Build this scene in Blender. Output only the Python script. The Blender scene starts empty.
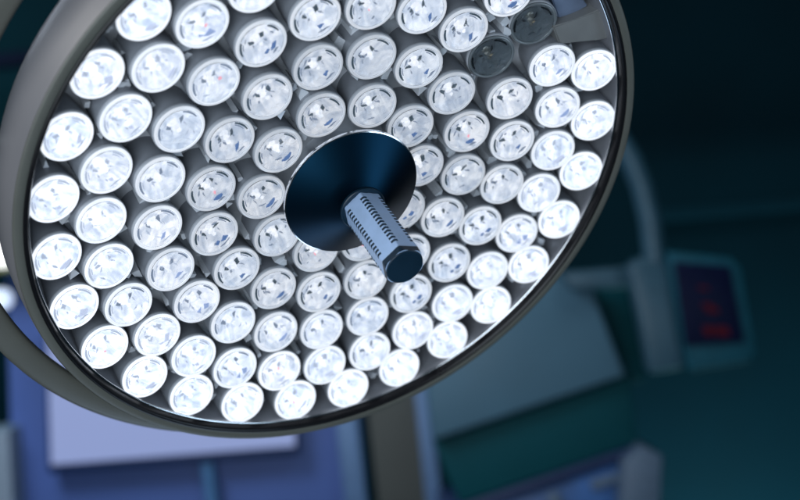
import bpy, bmesh, math, random
from mathutils import Vector, Matrix, Euler

random.seed(7)
sc = bpy.context.scene
COL = sc.collection
PI = math.pi
R = math.radians

# ------------------------------------------------------------------ camera
F_PX = 1255.95                     # focal length for an 800 px wide frame
S = 1.2                            # distance camera - lamp, metres
roll, pitch = R(8.0), R(0.0)
r0, u0, f0 = Vector((1, 0, 0)), Vector((0, 0, 1)), Vector((0, 1, 0))
r = r0 * math.cos(roll) - u0 * math.sin(roll)
u = r0 * math.sin(roll) + u0 * math.cos(roll)
C2W = Matrix(((r.x, u.x, -f0.x, 0), (r.y, u.y, -f0.y, 0), (r.z, u.z, -f0.z, 1.6), (0, 0, 0, 1)))
cam_d = bpy.data.cameras.new('camera')
cam = bpy.data.objects.new('camera', cam_d)
COL.objects.link(cam)
cam.matrix_world = C2W
cam_d.sensor_fit = 'HORIZONTAL'
cam_d.sensor_width = 36
cam_d.lens = 36 * F_PX / 800
cam_d.clip_start, cam_d.clip_end = 0.02, 100
cam_d.dof.use_dof = True
cam_d.dof.focus_distance = S * 0.985
cam_d.dof.aperture_fstop = 3.2
cam_d.dof.aperture_blades = 0
sc.camera = cam


def wpt(px, py, d):                # a point of the room seen at that pixel, d metres away
    return C2W @ Vector(((px - 400) / F_PX * d, -(py - 250) / F_PX * d, -d))


# ------------------------------------------------------------------ materials
def new_mat(name):
    m = bpy.data.materials.new(name)
    m.use_nodes = True
    nt = m.node_tree
    return m, nt, nt.nodes['Principled BSDF']


def mat(name, col, rough=.5, metal=0., spec=.5, var=.12, scale=40., bump=0., emit=None, es=0., coat=0., aniso=0.):
    m, nt, b = new_mat(name)
    b.inputs['Roughness'].default_value = rough
    b.inputs['Metallic'].default_value = metal
    b.inputs['Specular IOR Level'].default_value = spec
    b.inputs['Coat Weight'].default_value = coat
    b.inputs['Coat Roughness'].default_value = .08
    tc = nt.nodes.new('ShaderNodeTexCoord')
    n = nt.nodes.new('ShaderNodeTexNoise')
    n.inputs['Scale'].default_value = scale
    n.inputs['Detail'].default_value = 5
    nt.links.new(tc.outputs['Object'], n.inputs['Vector'])
    mr = nt.nodes.new('ShaderNodeMapRange')
    mr.inputs['From Min'].default_value = .3
    mr.inputs['From Max'].default_value = .7
    mr.inputs['To Min'].default_value = 1 - var
    mr.inputs['To Max'].default_value = 1 + var
    nt.links.new(n.outputs['Fac'], mr.inputs['Value'])
    mx = nt.nodes.new('ShaderNodeMix')
    mx.data_type = 'RGBA'
    mx.blend_type = 'MULTIPLY'
    mx.inputs[0].default_value = 1
    mx.inputs[6].default_value = (*col, 1)
    nt.links.new(mr.outputs[0], mx.inputs[7])
    nt.links.new(mx.outputs[2], b.inputs['Base Color'])
    mr2 = nt.nodes.new('ShaderNodeMapRange')
    mr2.inputs['To Min'].default_value = max(0.02, rough - .08)
    mr2.inputs['To Max'].default_value = min(1, rough + .08)
    nt.links.new(n.outputs['Fac'], mr2.inputs['Value'])
    nt.links.new(mr2.outputs[0], b.inputs['Roughness'])
    if bump:
        bp = nt.nodes.new('ShaderNodeBump')
        bp.inputs['Strength'].default_value = bump
        bp.inputs['Distance'].default_value = .0005
        n2 = nt.nodes.new('ShaderNodeTexNoise')
        n2.inputs['Scale'].default_value = scale * 12
        nt.links.new(tc.outputs['Object'], n2.inputs['Vector'])
        nt.links.new(n2.outputs['Fac'], bp.inputs['Height'])
        nt.links.new(bp.outputs[0], b.inputs['Normal'])
    if emit:
        b.inputs['Emission Color'].default_value = (*emit, 1)
        b.inputs['Emission Strength'].default_value = es
    return m


def lens_mat(name, strength, tint_a, tint_b, scale, lo=.25, hi=.75):
    """Lit clear optic: facets glow between two tints, each lamp driven by its object colour."""
    m, nt, b = new_mat(name)
    N, Lk = nt.nodes, nt.links
    b.inputs['Base Color'].default_value = (.16, .175, .2, 1)
    b.inputs['Roughness'].default_value = .12
    tc = N.new('ShaderNodeTexCoord')
    oi = N.new('ShaderNodeObjectInfo')
    mp = N.new('ShaderNodeMapping')
    Lk.new(tc.outputs['Object'], mp.inputs['Vector'])
    cb = N.new('ShaderNodeCombineXYZ')
    ml = N.new('ShaderNodeMath'); ml.operation = 'MULTIPLY'; ml.inputs[1].default_value = 9.0
    Lk.new(oi.outputs['Random'], ml.inputs[0])
    for i in range(3):
        Lk.new(ml.outputs[0], cb.inputs[i])
    Lk.new(cb.outputs[0], mp.inputs['Location'])
    # crystal facets of the optic, stretched so that they read as shards
    mp.inputs['Scale'].default_value = (1, 1, 1)
    vo = N.new('ShaderNodeTexVoronoi')
    vo.feature = 'SMOOTH_F1'
    vo.inputs['Smoothness'].default_value = .45
    vo.inputs['Scale'].default_value = scale
    vo.inputs['Randomness'].default_value = 1
    Lk.new(mp.outputs[0], vo.inputs['Vector'])
    sp = N.new('ShaderNodeSeparateColor')
    Lk.new(vo.outputs['Color'], sp.inputs[0])
    n2 = N.new('ShaderNodeTexNoise')
    n2.inputs['Scale'].default_value = scale * .62
    n2.inputs['Detail'].default_value = 1.6
    n2.inputs['Distortion'].default_value = 2.2
    # streaks: stretched across a direction that differs from lens to lens
    vr = N.new('ShaderNodeVectorRotate')
    vr.rotation_type = 'Z_AXIS'
    ma = N.new('ShaderNodeMath'); ma.operation = 'MULTIPLY_ADD'; ma.inputs[1].default_value = 1.6; ma.inputs[2].default_value = .1
    Lk.new(oi.outputs['Random'], ma.inputs[0])
    Lk.new(ma.outputs[0], vr.inputs['Angle'])
    Lk.new(mp.outputs[0], vr.inputs['Vector'])
    ms = N.new('ShaderNodeMapping')
    ms.inputs['Scale'].default_value = (.42, 1.1, 1)
    Lk.new(vr.outputs[0], ms.inputs['Vector'])
    Lk.new(ms.outputs[0], n2.inputs['Vector'])
    av = N.new('ShaderNodeMath'); av.operation = 'MULTIPLY_ADD'
    av.inputs[1].default_value = .32
    Lk.new(sp.outputs[0], av.inputs[0])
    hf = N.new('ShaderNodeMath'); hf.operation = 'MULTIPLY'; hf.inputs[1].default_value = .74
    Lk.new(n2.outputs['Fac'], hf.inputs[0])
    Lk.new(hf.outputs[0], av.inputs[2])
    mr = N.new('ShaderNodeMapRange')
    mr.inputs['From Min'].default_value = lo
    mr.inputs['From Max'].default_value = hi
    Lk.new(av.outputs[0], mr.inputs['Value'])
    mx = N.new('ShaderNodeMix'); mx.data_type = 'RGBA'
    mx.inputs[6].default_value = (*tint_a, 1)
    mx.inputs[7].default_value = (*tint_b, 1)
    Lk.new(mr.outputs[0], mx.inputs[0])
    mu = N.new('ShaderNodeMix'); mu.data_type = 'RGBA'; mu.blend_type = 'MULTIPLY'; mu.inputs[0].default_value = 1
    Lk.new(mx.outputs[2], mu.inputs[6])
    Lk.new(oi.outputs['Color'], mu.inputs[7])
    Lk.new(mu.outputs[2], b.inputs['Emission Color'])
    b.inputs['Emission Strength'].default_value = strength
    return m


M = {}
M['lens'] = lens_mat('lens_glow', 1.0, (.42, .51, .66), (1.03, 1.07, 1.13), 125)
M['chip'] = lens_mat('chip_glow', 1.0, (.80, .86, .95), (1.12, 1.13, 1.15), 170)
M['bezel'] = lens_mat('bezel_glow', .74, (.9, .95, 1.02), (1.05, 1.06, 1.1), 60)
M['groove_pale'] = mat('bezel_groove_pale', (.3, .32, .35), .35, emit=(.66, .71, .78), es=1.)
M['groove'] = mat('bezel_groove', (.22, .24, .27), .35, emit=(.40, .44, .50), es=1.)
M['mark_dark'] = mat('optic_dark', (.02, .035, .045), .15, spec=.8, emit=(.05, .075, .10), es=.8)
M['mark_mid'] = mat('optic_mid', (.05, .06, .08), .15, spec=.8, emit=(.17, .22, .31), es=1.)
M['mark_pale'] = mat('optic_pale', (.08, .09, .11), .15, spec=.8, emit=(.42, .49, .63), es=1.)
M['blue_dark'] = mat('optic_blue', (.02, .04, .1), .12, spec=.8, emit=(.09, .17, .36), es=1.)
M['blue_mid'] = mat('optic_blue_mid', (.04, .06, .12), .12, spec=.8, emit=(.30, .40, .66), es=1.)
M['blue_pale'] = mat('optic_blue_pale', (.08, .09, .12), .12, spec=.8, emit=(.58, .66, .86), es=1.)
M['red'] = mat('optic_red', (.2, .06, .08), .2, emit=(.9, .42, .50), es=1.)
M['barrel'] = mat('barrel_plastic', (.168, .182, .206), .4, spec=.5, var=.08, scale=60, bump=.08)
M['barrel_collar'] = mat('collar_plastic', (.30, .32, .35), .3, spec=.6, var=.06, scale=60)
M['unlit'] = mat('unlit_reflector', (.105, .13, .145), .45, metal=.1, var=.18, scale=90)
M['unlit_rim'] = mat('unlit_bezel', (.10, .115, .125), .25, var=.1)
M['olive'] = mat('rim_front_lacquer', (.070, .073, .064), .42, spec=.45, var=.05, scale=15, bump=.05)
M['shell'] = mat('shell_lacquer', (.125, .125, .135), .38, spec=.5, var=.05, scale=12, bump=.05)
M['gasket'] = mat('gasket_rubber', (.004, .004, .005), .3, spec=.3, var=.05, scale=20)
M['chrome'] = mat('chrome', (.8, .82, .85), .14, metal=1., var=.04)
M['skirt'] = mat('skirt_metal', (.33, .34, .37), .32, metal=.75, var=.1, scale=30)
M['plate'] = mat('plate_metal', (.38, .40, .43), .45, metal=.1, var=.2, scale=50)
M['holder'] = mat('holder_metal', (.55, .58, .62), .3, metal=.3, var=.15, scale=50)
M['grip'] = mat('grip_anodised', (.35, .48, .69), .42, metal=.25, spec=.5, var=.06, scale=90, bump=.12)
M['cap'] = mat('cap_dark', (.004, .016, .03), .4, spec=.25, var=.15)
M['strip'] = mat('strip_blue', (.17, .22, .32), .35, metal=.5)


def cover_mat():
    m, nt, b = new_mat('clear_lens_cover')
    N, Lk = nt.nodes, nt.links
    b.inputs['Base Color'].default_value = (.97, .98, 1, 1)
    b.inputs['Transmission Weight'].default_value = 1
    b.inputs['Roughness'].default_value = .2
    b.inputs['IOR'].default_value = 1.46
    tc = N.new('ShaderNodeTexCoord')
    oi = N.new('ShaderNodeObjectInfo')
    ml = N.new('ShaderNodeMath'); ml.operation = 'MULTIPLY'; ml.inputs[1].default_value = 7.
    Lk.new(oi.outputs['Random'], ml.inputs[0])
    ad = N.new('ShaderNodeVectorMath')
    Lk.new(tc.outputs['Object'], ad.inputs[0])
    Lk.new(ml.outputs[0], ad.inputs[1])
    vo = N.new('ShaderNodeTexVoronoi')
    vo.feature = 'SMOOTH_F1'
    vo.inputs['Scale'].default_value = 135
    vo.inputs['Smoothness'].default_value = .35
    Lk.new(ad.outputs[0], vo.inputs['Vector'])
    no = N.new('ShaderNodeTexNoise')
    no.inputs['Scale'].default_value = 150
    no.inputs['Detail'].default_value = 2
    Lk.new(ad.outputs[0], no.inputs['Vector'])
    sm = N.new('ShaderNodeMath')
    Lk.new(vo.outputs['Distance'], sm.inputs[0])
    Lk.new(no.outputs['Fac'], sm.inputs[1])
    bp = N.new('ShaderNodeBump')
    bp.inputs['Strength'].default_value = .42
    bp.inputs['Distance'].default_value = .0022
    Lk.new(sm.outputs[0], bp.inputs['Height'])
    Lk.new(bp.outputs[0], b.inputs['Normal'])
    return m


M['cover'] = cover_mat()


def flange_mat():
    m, nt, b = new_mat('flange_turned_metal')
    N, Lk = nt.nodes, nt.links
    b.inputs['Base Color'].default_value = (.0025, .0145, .029, 1)
    b.inputs['Metallic'].default_value = 1.
    b.inputs['Roughness'].default_value = .31
    b.inputs['Anisotropic'].default_value = .6
    tg = N.new('ShaderNodeTangent')
    tg.direction_type = 'RADIAL'
    tg.axis = 'Z'
    Lk.new(tg.outputs[0], b.inputs['Tangent'])
    return m


M['flange'] = flange_mat()


# ------------------------------------------------------------------ helpers
def link(name, bm, mats, parent=None, smooth=True, sharp=None):
    me = bpy.data.meshes.new(name)
    bmesh.ops.recalc_face_normals(bm, faces=bm.faces[:])
    bm.to_mesh(me)
    bm.free()
    for m in (mats if isinstance(mats, (list, tuple)) else [mats]):
        me.materials.append(m)
    if smooth:
        me.polygons.foreach_set('use_smooth', [True] * len(me.polygons))
        me.set_sharp_from_angle(angle=R(sharp or 35))
    o = bpy.data.objects.new(name, me)
    COL.objects.link(o)
    if parent:
        o.parent = parent
    return o


def lathe(bm, prof, seg=48, mi=0, closed=False, a0=0., a1=2 * PI, M4=None):
    full = abs(a1 - a0 - 2 * PI) < 1e-6
    n = seg if full else seg + 1
    rings = []
    for (rr, z) in prof:
        if rr < 1e-7:
            rings.append([bm.verts.new((0, 0, z))] * n)
        else:
            rings.append([bm.verts.new((rr * math.cos(a0 + (a1 - a0) * i / seg), rr * math.sin(a0 + (a1 - a0) * i / seg), z)) for i in range(n)])
    pr = list(zip(rings, rings[1:]))
    if closed:
        pr.append((rings[-1], rings[0]))
    for A, B in pr:
        for i in range(seg):
            j = (i + 1) % n
            vs = []
            for v in (A[i], A[j], B[j], B[i]):
                if v not in vs:
                    vs.append(v)
            if len(vs) > 2:
                f = bm.faces.new(vs)
                f.material_index = mi
    if not full and closed:
        bm.faces.new([q[0] for q in rings]).material_index = mi
        bm.faces.new([q[-1] for q in rings][::-1]).material_index = mi
    if M4 is not None:
        vs = {v for q in rings for v in q}
        bmesh.ops.transform(bm, matrix=M4, verts=list(vs))
    return rings


def slab(bm, pts, z0, z1, mi=0):
    """flat outline in x, y from z0 up to z1"""
    a = [bm.verts.new((x, y, z0)) for x, y in pts]
    b = [bm.verts.new((x, y, z1)) for x, y in pts]
    fs = [bm.faces.new(a), bm.faces.new(b)]
    for i in range(len(pts)):
        j = (i + 1) % len(pts)
        fs.append(bm.faces.new((a[i], a[j], b[j], b[i])))
    for f in fs:
        f.material_index = mi


def tube(bm, pts, rad, seg=16, flat=1.0):
    pts = [Vector(p) for p in pts]
    rings = []
    for i, p in enumerate(pts):
        t = (pts[min(i + 1, len(pts) - 1)] - pts[max(i - 1, 0)]).normalized()
        a = t.orthogonal().normalized() if i == 0 else (prev - t * prev.dot(t)).normalized()
        prev = a
        b = t.cross(a)
        rings.append([bm.verts.new(p + a * rad * math.cos(2 * PI * k / seg) + b * rad * flat * math.sin(2 * PI * k / seg)) for k in range(seg)])
    for A, B in zip(rings, rings[1:]):
        for k in range(seg):
            bm.faces.new((A[k], A[(k + 1) % seg], B[(k + 1) % seg], B[k]))
    bm.faces.new(rings[0])
    bm.faces.new(rings[-1][::-1])


def prism(bm, pts, thick, bevel=.0):
    """outline given as room points, given its depth by pushing it thick metres away along the room's y"""
    a = [bm.verts.new(p) for p in pts]
    b = [bm.verts.new(Vector(p) + Vector((0, thick, 0))) for p in pts]
    bm.faces.new(a)
    bm.faces.new(b[::-1])
    for i in range(len(pts)):
        j = (i + 1) % len(pts)
        bm.faces.new((a[j], a[i], b[i], b[j]))
    if bevel:
        bmesh.ops.recalc_face_normals(bm, faces=bm.faces[:])
        bmesh.ops.bevel(bm, geom=bm.edges[:], offset=bevel, segments=3, affect='EDGES', profile=.5)


def empty(name, loc=(0, 0, 0)):
    o = bpy.data.objects.new(name, None)
    o.empty_display_size = .05
    o.location = loc
    COL.objects.link(o)
    return o


def tag(o, label=None, cat=None, group=None, kind=None):
    if label: o['label'] = label
    if cat: o['category'] = cat
    if group: o['group'] = group
    if kind: o['kind'] = kind
    return o


# ------------------------------------------------------------------ the surgical lamp
lamp = empty('surgical_lamp')
tag(lamp, 'large round surgical lamp with rings of lit white LED modules and a blue centre handle', 'surgical lamp')
XL, YL, ZL = (.85969, 0, -.51081), (.29478, .81668, .49612), (.41717, -.57709, .70209)
cen = ((351.855 - 400) / F_PX * S, -(192.80 - 250) / F_PX * S, -S)
ML = Matrix(((XL[0], YL[0], ZL[0], cen[0]), (XL[1], YL[1], ZL[1], cen[1]), (XL[2], YL[2], ZL[2], cen[2]), (0, 0, 0, 1)))
lamp.matrix_world = C2W @ ML

# housing shell: side wall and domed back
bm = bmesh.new()
lathe(bm, [(q * S, z * S) for q, z in [(.2632, -.0012), (.2648, -.012), (.2668, -.035), (.2672, -.046), (.2655, -.054), (.255, -.064), (.22, -.074), (.12, -.082), (.0, -.084)]], 160)
link('housing_shell', bm, M['shell'], lamp, sharp=50)
# front ring
bm = bmesh.new()
lathe(bm, [(q * S, z * S) for q, z in [(.2558, -.0045), (.2556, -.0006), (.2562, 0), (.2618, 0), (.2626, -.0003), (.2631, -.0012), (.2630, -.0045)]], 160, closed=True)
link('front_ring', bm, M['olive'], lamp, sharp=50)
# gasket
bm = bmesh.new()
lathe(bm, [(q * S, z * S) for q, z in [(.2556, -.004), (.2556, -.0004), (.2548, .0004), (.2534, .0004), (.2522, -.0006), (.2515, -.0026), (.2512, -.0075), (.2556, -.0075)]], 160, closed=True)
link('gasket', bm, M['gasket'], lamp, sharp=60)
# bright trim line
bm = bmesh.new()
lathe(bm, [(q * S, z * S) for q, z in [(.2510, -.0066), (.2502, -.0068), (.2497, -.0076), (.2500, -.0086), (.2509, -.0090)]], 160, closed=True)
link('trim_ring', bm, M['chrome'], lamp, sharp=60)
# skirt (inner wall)
bm = bmesh.new()
lathe(bm, [(q * S, z * S) for q, z in [(.2507, -.0084), (.2492, -.014), (.2480, -.030), (.2474, -.0455), (.2520, -.0455), (.2520, -.0084)]], 160, closed=True)
link('inner_skirt', bm, M['skirt'], lamp, sharp=60)
# grab rail round the left and lower side
bm = bmesh.new()
pr = []
for k in range(20):
    t = 2 * PI * k / 20
    ce, se = math.cos(t), math.sin(t)
    pr.append(((.2965 + .0118 * abs(ce) ** .6 * (1 if ce > 0 else -1)) * S, (-.060 + .0055 * abs(se) ** .8 * (1 if se > 0 else -1)) * S))
lathe(bm, pr, 120, closed=True, a0=R(-290), a1=R(-72))
rail = link('grab_rail', bm, M['olive'], lamp, sharp=50)
for deg in (-80, -180, -282):
    bm = bmesh.new()
    c, s = math.cos(R(deg)), math.sin(R(deg))
    tube(bm, [(q * S * c, q * S * s, z * S) for q, z in ((.240, -.056), (.262, -.060), (.290, -.060))], .0045 * S, 14)
    link('rail_bracket', bm, M['olive'], lamp)

# ---- LED modules
A_L = .0197 * S
F_L = 1.1503 * S


def make_barrel():
    bm = bmesh.new()
    lathe(bm, [(.0225, -.043), (.0232, -.038), (.0240, -.020), (.0244, -.008), (.0246, -.0052)], 40, 0)
    lathe(bm, [(.0246, -.0052), (.0248, -.0046), (.0248, -.0026), (.0242, -.0016), (.0236, -.0016), (.0234, -.006), (.0, -.0085)], 40, 1)
    return bm


def make_bezel():
    bm = bmesh.new()
    lathe(bm, [(.0236, -.0040), (.02385, -.0012), (.02345, -.0002), (.0224, .0003), (.0213, -.0001)], 48, 0)
    lathe(bm, [(.0213, -.0001), (.0208, -.0013), (.0203, -.0014), (.0236, -.0042)], 48, 1)
    return bm


def make_lens(seed):
    rnd = random.Random(seed)
    bm = bmesh.new()
    seg = 24
    ph = rnd.random()
    prof = [(.0206, -.0012), (.0188, -.0016), (.0150, -.0030), (.0108, -.0044), (.0068, -.0050), (.0030, -.0048), (0, -.0046)]
    rings = []
    for k, (q, z) in enumerate(prof):
        if q == 0:
            rings.append([bm.verts.new((0, 0, z))] * seg)
        else:
            rings.append([bm.verts.new((q * math.cos(2 * PI * (i + ph + .5 * (k % 2)) / seg), q * math.sin(2 * PI * (i + ph + .5 * (k % 2)) / seg),
                                        z + (rnd.uniform(-.0004, .0004) if 0 < k < 6 else 0))) for i in range(seg)])
    for A, B in zip(rings, rings[1:]):
        for i in range(seg):
            j = (i + 1) % seg
            if B[0] is B[1]:
                bm.faces.new((A[i], A[j], B[i]))
            else:
                bm.faces.new((A[i], A[j], B[i]))
                bm.faces.new((A[j], B[j], B[i]))
    return bm


def make_cover():
    bm = bmesh.new()
    lathe(bm, [(0, .0009), (.009, .0008), (.0165, .0004), (.0204, -.0001), (.0206, -.0006), (.0204, -.0009), (.0165, -.0006), (.009, -.0003), (0, -.0002)], 40)
    return bm


def arc_bar(bm, rad, a0, a1, w, z, mi, taper=.6, n=6):
    """thin curved slot lying just above the bowl"""
    pts = []
    for i in range(n + 1):
        t = i / n
        ww = w * (taper + (1 - taper) * math.sin(PI * t))
        a = R(a0 + (a1 - a0) * t)
        pts.append(((rad + ww / 2) * math.cos(a), (rad + ww / 2) * math.sin(a)))
    for i in range(n, -1, -1):
        t = i / n
        ww = w * (taper + (1 - taper) * math.sin(PI * t))
        a = R(a0 + (a1 - a0) * t)
        pts.append(((rad - ww / 2) * math.cos(a), (rad - ww / 2) * math.sin(a)))
    slab(bm, pts, z - .0008, z, mi)


def blob(bm, x, y, pts, z, mi, sc_=1., rot=0.):
    c, s = math.cos(rot), math.sin(rot)
    slab(bm, [(x + sc_ * (c * p - s * q), y + sc_ * (s * p + c * q)) for p, q in pts], z - .0008, z, mi)


def make_optics(seed, level, red):
    """slots, chip mounts and tinted facets inside the lens; level 0 dark, 1 middle, 2 pale"""
    rnd = random.Random(seed)
    bm = bmesh.new()
    a = .0236
    J = lambda s: rnd.uniform(-s, s)
    # double slot beside the rim, upper right and left
    j = J(4)
    arc_bar(bm, .79 * a, 47 + j, 90 + j + J(6), .0018, -.0006, 0)
    if rnd.random() < .75:
        arc_bar(bm, .68 * a, 56 + j, 86 + j + J(6), .0009, -.0014, 1)
    j = J(4)
    arc_bar(bm, .82 * a, 182 + j, 224 + j + J(6), .0019, -.0006, 0)
    if rnd.random() < .75:
        arc_bar(bm, .71 * a, 188 + j, 214 + j + J(6), .0009, -.0013, 1)
    # chip mounts and stray facets, irregular shards
    def shard(x, y, l, w, ang, z, mi):
        c, q = math.cos(R(ang)), math.sin(R(ang))
        base = [(-l / 2, J(w * .2)), (-l * .1, -w / 2 + J(w * .2)), (l / 2, J(w * .5)), (l * .15, w / 2 + J(w * .25))]
        slab(bm, [((x + c * p - q * t) * a, (y + q * p + c * t) * a) for p, t in base], z - .0008, z, mi)
    shard(-.03 + J(.05), .34 + J(.05), .30 + J(.07), .17 + J(.04), 95 + J(35), -.0036, 0)
    shard(-.39 + J(.05), -.03 + J(.05), .30 + J(.07), .17 + J(.04), 160 + J(35), -.0036, 0)
    shard(.17 + J(.05), .16 + J(.06), .24 + J(.08), .06, 150 + J(20), -.0040, 1)
    shard(-.58 + J(.05), .10 + J(.08), .22 + J(.06), .06, 70 + J(25), -.0026, 1)
    shard(-.22 + J(.06), -.26 + J(.08), .24 + J(.08), .07, 110 + J(30), -.0040, 1)
    for _ in range(2):
        t, q = rnd.uniform(0, 360), rnd.uniform(.15, .72)
        shard(q * math.cos(R(t)), q * math.sin(R(t)), rnd.uniform(.12, .36), rnd.uniform(.03, .10), t + 90 + J(50), -.0016 - .0026 * (1 - q), 1)
    k = rnd.random()
    if k < .55:
        t0 = -42 + J(20)
        form = rnd.choice((0, 0, 1, 1, 2))
        if form == 0:                                   # two wedges with a bright gap
            shard(.52 * math.cos(R(t0 - 20)), .52 * math.sin(R(t0 - 20)), .24 + J(.1), .20 + J(.08), t0 + 70 + J(40), -.0022, 2)
            shard(.55 * math.cos(R(t0 + 16)), .55 * math.sin(R(t0 + 16)), .38 + J(.1), .24 + J(.1), t0 + 105 + J(25), -.0022, 2)
        elif form == 1:                                 # one broad lune along the rim
            arc_bar(bm, (.58 + J(.05)) * a, t0 - 26 + J(8), t0 + 22 + J(8), .0042 + J(.0012), -.0020, 2, .25 + J(.15))
        else:                                           # a single shard
            shard(.5 * math.cos(R(t0)), .5 * math.sin(R(t0)), .34 + J(.12), .22 + J(.08), t0 + 95 + J(40), -.0022, 2)
        shard(.71 * math.cos(R(t0 + 4)), .71 * math.sin(R(t0 + 4)), .44 + J(.15), .07, t0 + 92 + J(8), -.0014, 1)
    if red:
        blob(bm, (.1 + J(.15)) * a, (-.05 + J(.2)) * a, [(-.0014, -.0007), (.0012, -.0009), (.0016, .0004), (0, .0010), (-.0012, .0005)], -.0032, 3, 1.1 + J(.3), J(3))
    return bm


def make_chips(seed):
    """cluster of bright emitters, a lobed star"""
    rnd = random.Random(seed)
    bm = bmesh.new()
    a = .0236
    for (x, y, q) in ((-.30, .27, .20), (-.12, .06, .17), (-.43, .14, .10), (.04, -.10, .10)):
        n = 9
        x += rnd.uniform(-.04, .04); y += rnd.uniform(-.04, .04)
        ph = rnd.random()
        rs = [q * a * rnd.uniform(.75, 1.1) for _ in range(n)]
        v0 = bm.verts.new((x * a, y * a, -.0024))
        vs = [bm.verts.new((x * a + rs[i] * math.cos(2 * PI * (i + ph) / n), y * a + rs[i] * math.sin(2 * PI * (i + ph) / n), -.0048)) for i in range(n)]
        vm = [bm.verts.new((x * a + .6 * rs[i] * math.cos(2 * PI * (i + ph) / n), y * a + .6 * rs[i] * math.sin(2 * PI * (i + ph) / n), -.0030)) for i in range(n)]
        for i in range(n):
            k = (i + 1) % n
            bm.faces.new((vs[i], vs[k], vm[k], vm[i]))
            bm.faces.new((vm[i], vm[k], v0))
    return bm


def stash(name, bm, mats, smooth=True, sharp=35):
    o = link(name, bm, mats, None, smooth, sharp)
    me = o.data
    bpy.data.objects.remove(o)
    return me


ME_BAR = stash('led_module', make_barrel(), [M['barrel'], M['barrel_collar']])
ME_BEZ = stash('bezel', make_bezel(), [M['bezel'], M['groove']])
ME_COV = stash('lens_cover', make_cover(), M['cover'], sharp=60)
ME_BEZ2 = stash('bezel', make_bezel(), [M['bezel'], M['groove_pale']])
ME_LENS = [stash('lens', make_lens(i), M['lens'], False) for i in range(6)]
ME_CHIP = [stash('emitter', make_chips(40 + i), M['chip']) for i in range(6)]
LV = [('mark_dark', 'mark_mid', 'blue_dark'), ('mark_mid', 'mark_pale', 'blue_mid'), ('mark_pale', 'mark_pale', 'blue_pale')]
ME_OPT = {}
for lv in range(3):
    for red in (0, 1):
        ME_OPT[lv, red] = [stash('optic_insert', make_optics(100 + lv * 40 + red * 20 + i, lv, red), [M[q] for q in LV[lv]] + [M['red']], False) for i in range(4 if red else 14)]


ME_UNLIT = stash('lens', make_lens(77), M['unlit'], False)
ME_BEZ3 = stash('bezel', make_bezel(), [M['unlit_rim'], M['unlit']])
ME_OPT3 = stash('optic_insert', make_optics(500, 0, 1), [mat('unlit_slot', (.015, .02, .025), .2), mat('unlit_facet', (.20, .23, .25), .2, metal=.4), mat('unlit_prism', (.16, .21, .24), .15, metal=.4), mat('unlit_die', (.42, .33, .20), .3)], False)
ME_CHIP3 = stash('emitter', make_chips(71), mat('unlit_emitter', (.21, .22, .20), .2, metal=.3))


def child(name, me, parent, strength=None):
    o = bpy.data.objects.new(name, me)
    COL.objects.link(o)
    o.parent = parent
    if strength:
        o.color = strength
    return o


RINGS = [(.2320, -30.80, 28), (.1962, -37.29, 28), (.1539, -33.76, 22), (.1118, -27.78, 16), (.0694, -50.36, 10)]
SKIP = {(0, k) for k in range(24, 28)}
UNLIT = {(1, 27), (2, 21)}
rnd = random.Random(11)
module_xy = []
for ri, (rr, ph, n) in enumerate(RINGS):
    z = (-.0124 + .0691 * (rr ** 2 - .2320 ** 2)) * S
    for k in range(n):
        if (ri, k) in SKIP:
            continue
        a = -R(ph + k * 360 / n)
        x, y = rr * S * math.cos(a), rr * S * math.sin(a)
        module_xy.append((x, y))
        nz = Vector((-x, -y, F_L)).normalized()
        ex = (Vector((1, 0, 0)) - nz * nz.x).normalized()
        ey = nz.cross(ex)
        Mx = Matrix(((ex.x, ey.x, nz.x, x), (ex.y, ey.y, nz.y, y), (ex.z, ey.z, nz.z, z), (0, 0, 0, 1)))
        b = child('led_module', ME_BAR, lamp)
        spin = Matrix.Rotation(R(rnd.uniform(-7, 7)), 4, 'Z')
        dark = (ri, k) in UNLIT
        if dark:
            Mx = Mx @ Matrix.Translation((0, 0, -.007))
        b.matrix_local = Mx @ spin
        if dark:
            b['label'] = 'unlit dark LED module'
            child('lens', ME_UNLIT, b)
            child('bezel', ME_BEZ3, b)
            child('emitter', ME_CHIP3, b)
            child('optic_insert', ME_OPT3, b)
            child('lens_cover', ME_COV, b)
            continue
        # how hard it shines: the outer rings and the lower left are the brightest
        an = math.degrees(math.atan2(y, x))
        px, py = x / S, y / S
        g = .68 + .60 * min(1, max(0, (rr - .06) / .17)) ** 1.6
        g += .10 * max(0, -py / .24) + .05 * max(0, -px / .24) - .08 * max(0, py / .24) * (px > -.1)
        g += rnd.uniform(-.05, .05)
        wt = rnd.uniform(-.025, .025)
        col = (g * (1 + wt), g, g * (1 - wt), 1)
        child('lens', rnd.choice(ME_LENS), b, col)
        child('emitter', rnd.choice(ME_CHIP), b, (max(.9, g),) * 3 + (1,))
        t = g + rnd.uniform(-.07, .07)
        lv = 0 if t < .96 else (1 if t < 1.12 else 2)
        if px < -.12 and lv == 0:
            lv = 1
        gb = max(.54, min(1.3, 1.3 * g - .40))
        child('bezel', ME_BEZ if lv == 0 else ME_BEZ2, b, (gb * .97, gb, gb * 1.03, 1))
        child('lens_cover', ME_COV, b)
        red = rnd.random() < .10
        child('optic_insert', rnd.choice(ME_OPT[lv, int(red)]), b)

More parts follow.
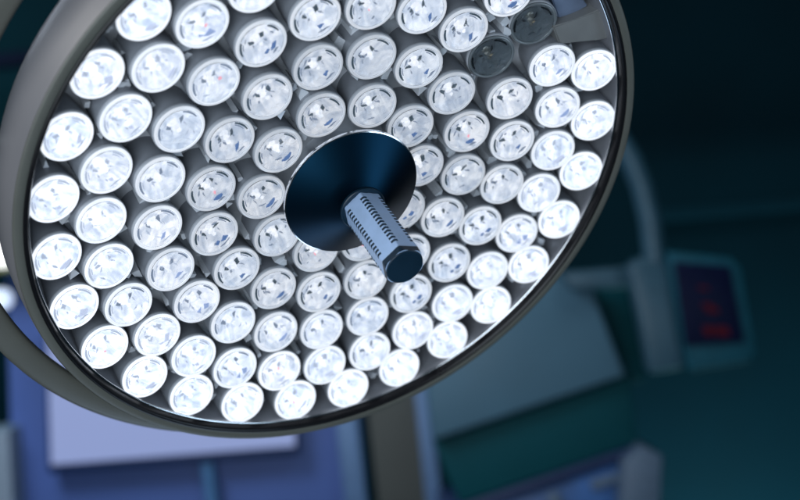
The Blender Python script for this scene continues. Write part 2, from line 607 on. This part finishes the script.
# holder plate: the bright, torn-looking tabs that show between the barrels
bm = bmesh.new()
rnd = random.Random(5)
for i, (x, y) in enumerate(module_xy):
    near = sorted(((math.hypot(x - p, y - q), p, q) for p, q in module_xy if (p, q) != (x, y)))[:6]
    for (d1, p, q) in near[:4]:
        mx_, my_ = (x + p) / 2, (y + q) / 2
        for k in range(2):
            t = rnd.uniform(0, 6.28)
            cx_, cy_ = mx_ + .011 * math.cos(t), my_ + .011 * math.sin(t)
            if min(math.hypot(cx_ - p2, cy_ - q2) for _, p2, q2 in near + [(0, x, y)]) < .0235:
                continue
            w = rnd.uniform(.003, .0075)
            n = rnd.choice((3, 4, 5))
            pts = [(cx_ + w * rnd.uniform(.5, 1.3) * math.cos(2 * PI * m / n + t), cy_ + w * rnd.uniform(.5, 1.3) * math.sin(2 * PI * m / n + t)) for m in range(n)]
            z0 = rnd.uniform(-.034, -.026)
            slab(bm, pts, -.0548, z0 * 1.0, 0)
lathe(bm, [(q * S, z * S) for q, z in [(0, -.046), (.252, -.046), (.252, -.049), (0, -.049)]], 120, 1)
link('back_plate', bm, [M['holder'], M['plate']], lamp, False)


def lamp_xy(px, py, zl):
    """room pixel of the survey -> lamp plane coordinates at height zl (metres)"""
    d = Vector(((px - 400) / F_PX, -(py - 250) / F_PX, -1))
    n = Vector(ZL)
    o = Vector(cen) + n * zl
    t = o.dot(n) / d.dot(n)
    X = d * t - o
    return X.dot(Vector(XL)), X.dot(Vector(YL))


# sensor bay at the upper right where modules are missing
zb = -.018
bm = bmesh.new()
slab(bm, [lamp_xy(*q, zb) for q in ((553, 27), (575, 20), (604, 8), (611, 38), (596, 41), (575, 41), (560, 45))], zb - .030, zb)
bmesh.ops.bevel(bm, geom=bm.edges[:], offset=.0012, segments=2, affect='EDGES')
link('sensor_cover', bm, mat('cover_grey', (.12, .125, .125), .45, var=.1), lamp)
zb = -.030
bm = bmesh.new()
slab(bm, [lamp_xy(*q, zb) for q in ((551, -4), (574, -14), (588, 6), (560, 22))], zb - .015, zb)
bmesh.ops.bevel(bm, geom=bm.edges[:], offset=.001, segments=2, affect='EDGES')
link('sensor_strip', bm, M['strip'], lamp)
# ---- handle
handle = None
bm = bmesh.new()
Rc, ap = .0170 * S, .0170 * S * math.cos(R(30))
offs = [-30, -24, -18, -13, -10, -8, -6, -4, -2, 0, 2, 4, 6, 8, 10, 13, 18, 24]
angs = [60 * c + o - 2.5 for c in range(6) for o in offs]
zz = [(.0215, 0), (.0275, 0)]
pitch_, z_, gz0, ng = .0041, .0285, .0285, 15
for i in range(ng):
    b_ = gz0 + i * pitch_
    zz += [(b_, 0), (b_ + .0006, 1), (b_ + .0017, 1), (b_ + .0023, 0)]
zz += [(.0925, 0), (.0945, 0), (.0975, .0), (.1000, .0)]
cut = {.0945: .01672, .0975: .0164, .1000: .0157}
rings = []
for (z, g) in zz:
    ring = []
    for a in angs:
        fa = ((a + 2.5 + 30) % 60) - 30          # angle from the corner
        rh = ap / math.cos(R(30 - abs(fa)))
        lim = (.01672 - .00105 * g) * S
        if z in cut: lim = min(lim, cut[z] * S)
        q = min(rh, lim)
        ring.append(bm.verts.new((q * math.cos(R(a)), q * math.sin(R(a)), z * S)))
    rings.append(ring)
for A, B in zip(rings, rings[1:]):
    for i in range(len(angs)):
        j = (i + 1) % len(angs)
        f = bm.faces.new((A[i], A[j], B[j], B[i]))
        off = abs(((angs[i] + angs[j]) / 2 + 2.5 + 30) % 60 - 30) if j else 30
        zi = rings.index(A)
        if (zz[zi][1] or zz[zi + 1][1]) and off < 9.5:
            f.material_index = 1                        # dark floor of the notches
        if zz[zi][0] > .094:
            f.material_index = 1                        # dark end chamfer
bm.faces.new(rings[0]); bm.faces.new(rings[-1])
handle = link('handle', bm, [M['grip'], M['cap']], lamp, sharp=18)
bm = bmesh.new()
lathe(bm, [(q * S, z * S) for q, z in [(.0, .0996), (.0149, .0996), (.0149, .1003), (.0142, .1008), (.0, .1008)]], 60)
link('end_cap', bm, M['cap'], handle)
bm = bmesh.new()
lathe(bm, [(q * S, z * S) for q, z in [(.0178, .0195), (.0186, .0203), (.0188, .0225), (.0180, .0232), (.0150, .0232), (.0150, .0195)]], 60, closed=True)
link('collar', bm, M['cap'], handle)
bm = bmesh.new()
lathe(bm, [(q * S, z * S) for q, z in [(.0160, .0205), (.0190, .0196), (.0300, .0142), (.0430, .0076), (.0560, .0007)]], 160)
fl = link('flange', bm, M['flange'], handle, sharp=60)
bm = bmesh.new()
lathe(bm, [(q * S, z * S) for q, z in [(.0560, .0006), (.0568, .0003), (.0571, -.0006), (.0568, -.0026), (.0545, -.0030), (.0300, -.0040), (.0300, -.046)]], 120)
link('flange_edge', bm, M['chrome'], handle, sharp=50)

# ------------------------------------------------------------------ the room behind
D = dict(wall=6.2, blue=4.7, door=4.6, machine=4.2, mon=4.0)


def poly(name, pix, d, thick, m, parent=None, bevel=.004):
    bm = bmesh.new()
    prism(bm, [wpt(q[0], q[1], q[2] if len(q) > 2 else d) for q in pix], thick, bevel)
    o = link(name, bm, m, None, True, 30)
    if parent:
        o.parent = parent
    return o


B = {}
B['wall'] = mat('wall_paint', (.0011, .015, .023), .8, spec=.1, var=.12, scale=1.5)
B['blue'] = mat('blue_panel', (.085, .15, .42), .5, var=.08, scale=2)
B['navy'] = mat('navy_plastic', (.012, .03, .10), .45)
B['screen'] = mat('lit_screen', (.05, .05, .07), .3, var=.05, scale=1.2, emit=(.25, .315, .57), es=1.)
B['post'] = mat('post_metal', (.12, .22, .40), .4, metal=.2)
B['leaf'] = mat('door_leaf', (.075, .082, .074), .55, var=.08, scale=3)
B['hood'] = mat('machine_hood', (.062, .150, .215), .5, var=.08, scale=3)  # extra brightness of the lit upper panel is put into this colour
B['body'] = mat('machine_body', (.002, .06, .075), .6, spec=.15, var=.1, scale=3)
B['drawer'] = mat('drawer_blue', (.03, .11, .32), .4, var=.3, scale=9)
B['pale'] = mat('pale_box', (.09, .14, .21), .5)
B['arm'] = mat('arm_lacquer', (.03, .085, .125), .4)
B['frame'] = mat('monitor_frame', (.008, .075, .11), .5, spec=.2)
B['black'] = mat('dark_display', (.004, .007, .03), .4, spec=.08)
B['readout'] = mat('red_readout', (.03, .004, .006), .6, spec=.05, emit=(.018, .0015, .004), es=1.)
B['green_reflection'] = mat('green_reflection_tint', (.075, .20, .40), .4)

# back wall: one upright sheet far behind everything
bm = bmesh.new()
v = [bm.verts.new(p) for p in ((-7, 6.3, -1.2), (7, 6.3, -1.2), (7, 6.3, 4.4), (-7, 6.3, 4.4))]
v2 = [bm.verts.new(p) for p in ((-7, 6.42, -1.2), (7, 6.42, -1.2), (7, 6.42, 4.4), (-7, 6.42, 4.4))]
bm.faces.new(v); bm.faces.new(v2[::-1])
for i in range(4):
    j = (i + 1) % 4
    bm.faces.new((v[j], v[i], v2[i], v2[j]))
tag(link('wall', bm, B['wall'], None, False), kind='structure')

# blue panel
o = poly('partition_panel', [(6, 268), (344, 232), (372, 560), (14, 590)], D['blue'], .08, B['blue'])
tag(o, 'tall blurred blue wall panel behind the lamp at lower left', 'wall panel')
# lit screen
d = D['blue'] - .10
ws = empty('wall_screen', wpt(170, 420, d)); bpy.context.view_layer.update()


def adopt(o, p):
    o.parent = p
    o.matrix_parent_inverse = p.matrix_world.inverted()
    return o


tag(ws, 'wide pale lavender lit screen with navy lower edge on the blue panel', 'screen')
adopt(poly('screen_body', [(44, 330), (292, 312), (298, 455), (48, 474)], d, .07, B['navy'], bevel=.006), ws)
adopt(poly('display', [(47, 334), (291, 316), (295, 446), (51, 465)], d - .008, .006, B['screen'], bevel=.001), ws)
# faint green reflection on the blue panel, made up as a solid tube
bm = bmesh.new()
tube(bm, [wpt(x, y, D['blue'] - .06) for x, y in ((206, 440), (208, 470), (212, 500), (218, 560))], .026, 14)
tag(link('green_reflection', bm, B['green_reflection']), 'thin blurred teal tube put in for the green reflection below the lit screen', 'green_reflection')

# door with two pale posts
dr = empty('door', wpt(390, 470, D['door'])); bpy.context.view_layer.update()
tag(dr, 'grey door leaf between two pale blue metal posts below the lamp', 'door')
adopt(poly('door_leaf', [(358, 330), (424, 320), (446, 560), (386, 570)], D['door'] + .03, .05, B['leaf']), dr)
adopt(poly('door_post', [(324, 330), (347, 328), (375, 575), (354, 578)], D['door'], .09, B['post']), dr)
adopt(poly('door_post', [(408, 330), (423, 328), (450, 570), (433, 572)], D['door'], .09, B['post']), dr)

# anaesthesia machine
d = D['machine']
mc = empty('medical_cart', wpt(540, 420, d)); bpy.context.view_layer.update()
tag(mc, 'slate blue and dark teal medical cart at lower right of the lamp', 'medical cart')
adopt(poly('hood', [(424, 372, d), (500, 290, d), (567, 276, d), (592, 287, d), (626, 376, d), (433, 441, d)], d, .5, B['hood'], bevel=.012), mc)
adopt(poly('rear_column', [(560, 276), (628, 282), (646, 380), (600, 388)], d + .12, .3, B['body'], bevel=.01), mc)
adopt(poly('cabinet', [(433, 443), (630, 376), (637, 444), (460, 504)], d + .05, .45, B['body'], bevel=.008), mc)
adopt(poly('edge_strip', [(440, 513), (638, 445), (639, 453), (442, 523)], d + .03, .4, B['navy'], bevel=.003), mc)
adopt(poly('drawer', [(442, 525), (639, 456), (650, 560), (455, 610)], d + .05, .4, B['drawer'], bevel=.008), mc)
adopt(poly('drawer_handle', [(546, 496), (558, 491), (563, 506), (551, 511)], d + .03, .03, B['pale'], bevel=.004), mc)
adopt(poly('drawer_handle', [(590, 482), (622, 471), (625, 480), (593, 491)], d + .03, .03, B['pale'], bevel=.004), mc)
o = poly('storage_box', [(624, 462), (643, 446), (663, 456), (658, 540), (618, 540)], d - .05, .2, B['pale'], bevel=.008)
tag(o, 'small pale box standing at the right end of the cart drawer', 'box')

# monitor on its arm
d = D['mon']
ar = empty('monitor_arm', wpt(650, 260, d)); bpy.context.view_layer.update()
tag(ar, 'curved slate blue support arm coming down to the small dark monitor', 'support arm')
bm = bmesh.new()
P = [(560, 96), (590, 112), (614, 132), (630, 157), (642, 186), (650, 220), (655, 262)]
tube(bm, [wpt(x, y, d + .03) for x, y in P], .037, 18)
adopt(link('arm_tube', bm, B['arm']), ar)
adopt(poly('mount_block', [(628, 266), (640, 257), (668, 258), (686, 368), (650, 374), (640, 320)], d, .10, B['arm'], bevel=.012), ar)
adopt(poly('bracket', [(560, 272), (634, 266), (636, 287), (572, 291)], d + .11, .08, B['arm'], bevel=.012), ar)
mn = empty('patient_monitor', wpt(712, 310, d)); bpy.context.view_layer.update()
tag(mn, 'small tilted monitor with teal frame and red figures on dark display', 'monitor')
adopt(poly('monitor_frame', [(668, 251), (733, 258), (742, 268), (758, 352), (752, 362), (690, 372)], d - .06, .09, B['frame'], bevel=.012), mn)
adopt(poly('display', [(674, 262), (730, 266), (745, 342), (686, 346)], d - .070, .012, B['black'], bevel=.002), mn)
for q in ([(702, 303), (712, 304), (713, 308), (703, 307)], [(706, 307), (718, 308), (719, 313), (707, 312)], [(703, 326), (712, 326), (714, 335), (705, 335)], [(714, 326), (728, 327), (730, 336), (716, 335)], [(698, 286), (708, 287), (709, 290), (699, 289)]):
    adopt(poly('readout', q, d - .074, .004, B['readout'], bevel=0), mn)

# faint horizontal rail on the dark wall, and lit things at the left edge
o = poly('wall_rail', [(640, 209), (900, 188), (902, 201), (642, 224)], 6.1, .05, mat('rail_paint', (.0028, .024, .036), .8, spec=.1))
tag(o, 'faint dark teal rail running along the wall above the monitor', 'rail')
o = poly('ceiling_rail', [(-80, 60), (70, 46), (72, 60), (-78, 74)], 5.6, .08, mat('rail_navy', (.001, .002, .014), .7, spec=.1))
tag(o, 'dark navy rail crossing the wall at upper left', 'rail')
d = 4.5
lp = empty('light_box', wpt(-20, 230, d)); bpy.context.view_layer.update()
tag(lp, 'bright white light box cut by the left picture edge', 'light box')
adopt(poly('light_box_body', [(-70, 186), (5, 180), (13, 271), (-62, 278)], d, .1, mat('box_olive', (.25, .26, .10), .5)), lp)
adopt(poly('diffuser', [(-67, 190), (3, 184), (10, 266), (-60, 272)], d - .006, .005, mat('box_diffuser', (.6, .6, .6), .5, emit=(1, 1, .96), es=1.3), bevel=.001), lp)
bm = bmesh.new()
c = wpt(2, 299, 4.4)
lathe(bm, [(0, -.03), (.030, -.026), (.036, -.012), (.036, .06), (0, .06)], 32, M4=Matrix.Translation(c) @ Matrix.Rotation(R(-90), 4, 'X') @ Matrix.Scale(-1, 4, (0, 0, 1)))
tag(link('indicator_lamp', bm, mat('indicator_glow', (.5, .55, .6), .3, emit=(.62, .74, .95), es=1.)), 'small round pale blue lamp below the white light box', 'indicator lamp')
o = poly('grey_cabinet', [(-60, 436), (8, 430), (18, 590), (-60, 595)], 4.55, .2, mat('cabinet_grey', (.25, .32, .40), .5))
tag(o, 'grey cabinet edge at the lower left corner', 'cabinet')

# ------------------------------------------------------------------ light
w = bpy.data.worlds.new('World')
sc.world = w
w.use_nodes = True
w.node_tree.nodes['Background'].inputs['Color'].default_value = (.25, .55, .8, 1)
w.node_tree.nodes['Background'].inputs['Strength'].default_value = .02


def area(name, loc, target, size, power, col, size_y=None):
    l = bpy.data.lights.new(name, 'AREA')
    l.energy, l.color, l.size = power, col, size
    l.shape = 'DISK'
    if size_y:
        l.shape = 'RECTANGLE'; l.size_y = size_y
    o = bpy.data.objects.new(name, l)
    COL.objects.link(o)
    o.location = loc
    o.rotation_euler = (Vector(target) - Vector(loc)).to_track_quat('-Z', 'Y').to_euler()
    return o


lc = lamp.matrix_world.translation
area('room_lamp', C2W @ Vector((-1.7, .9, -.7)), lc, .9, 14, (1, .97, .94))
area('cool_fill', C2W @ Vector((-.45, -.35, .45)), lc, 1.8, 44, (.80, .90, 1))  # unseen fill beside the camera, added to soften shade between the barrels
area('right_fill', C2W @ Vector((1.9, -.35, -.55)), lc, 1.0, 11, (.6, .8, 1))  # unseen, added to give the flange its upper blue reflection
area('under_fill', C2W @ Vector((-.1, -1.5, -1.75)), lc, .7, 3.5, (.55, .75, 1))  # unseen area light added from below for the flange's lower blue reflection
area('blue_room_fill', (-1.6, 2.6, 3.2), (-.9, 4.7, 1.0), 1.2, 48, (.75, .85, 1))  # unseen fill added to brighten the blue panel
area('teal_room_fill', (1.2, 2.4, 3.2), (.6, 4.2, 1.2), 1.0, 7, (.75, .95, 1))  # unseen fill added for the cart and monitor
area('teal_wall_fill', (-2.6, 5.0, 3.0), (-2.1, 6.3, 2.3), .6, 14, (.35, .95, .95))  # unseen fill added to lift the wall at upper left
area('low_wall_lamp', (1.3, 5.3, -.7), (1.7, 6.3, .5), .8, 44, (.4, .9, 1))

sc.view_settings.view_transform = 'Standard'
sc.view_settings.look = 'None'
sc.view_settings.exposure = 0
sc.view_settings.gamma = 1
sc.render.engine = 'CYCLES'
sc.cycles.use_denoising = True
sc.cycles.denoiser = 'OPENIMAGEDENOISE'
sc.cycles.max_bounces = 6
sc.cycles.sample_clamp_indirect = 4
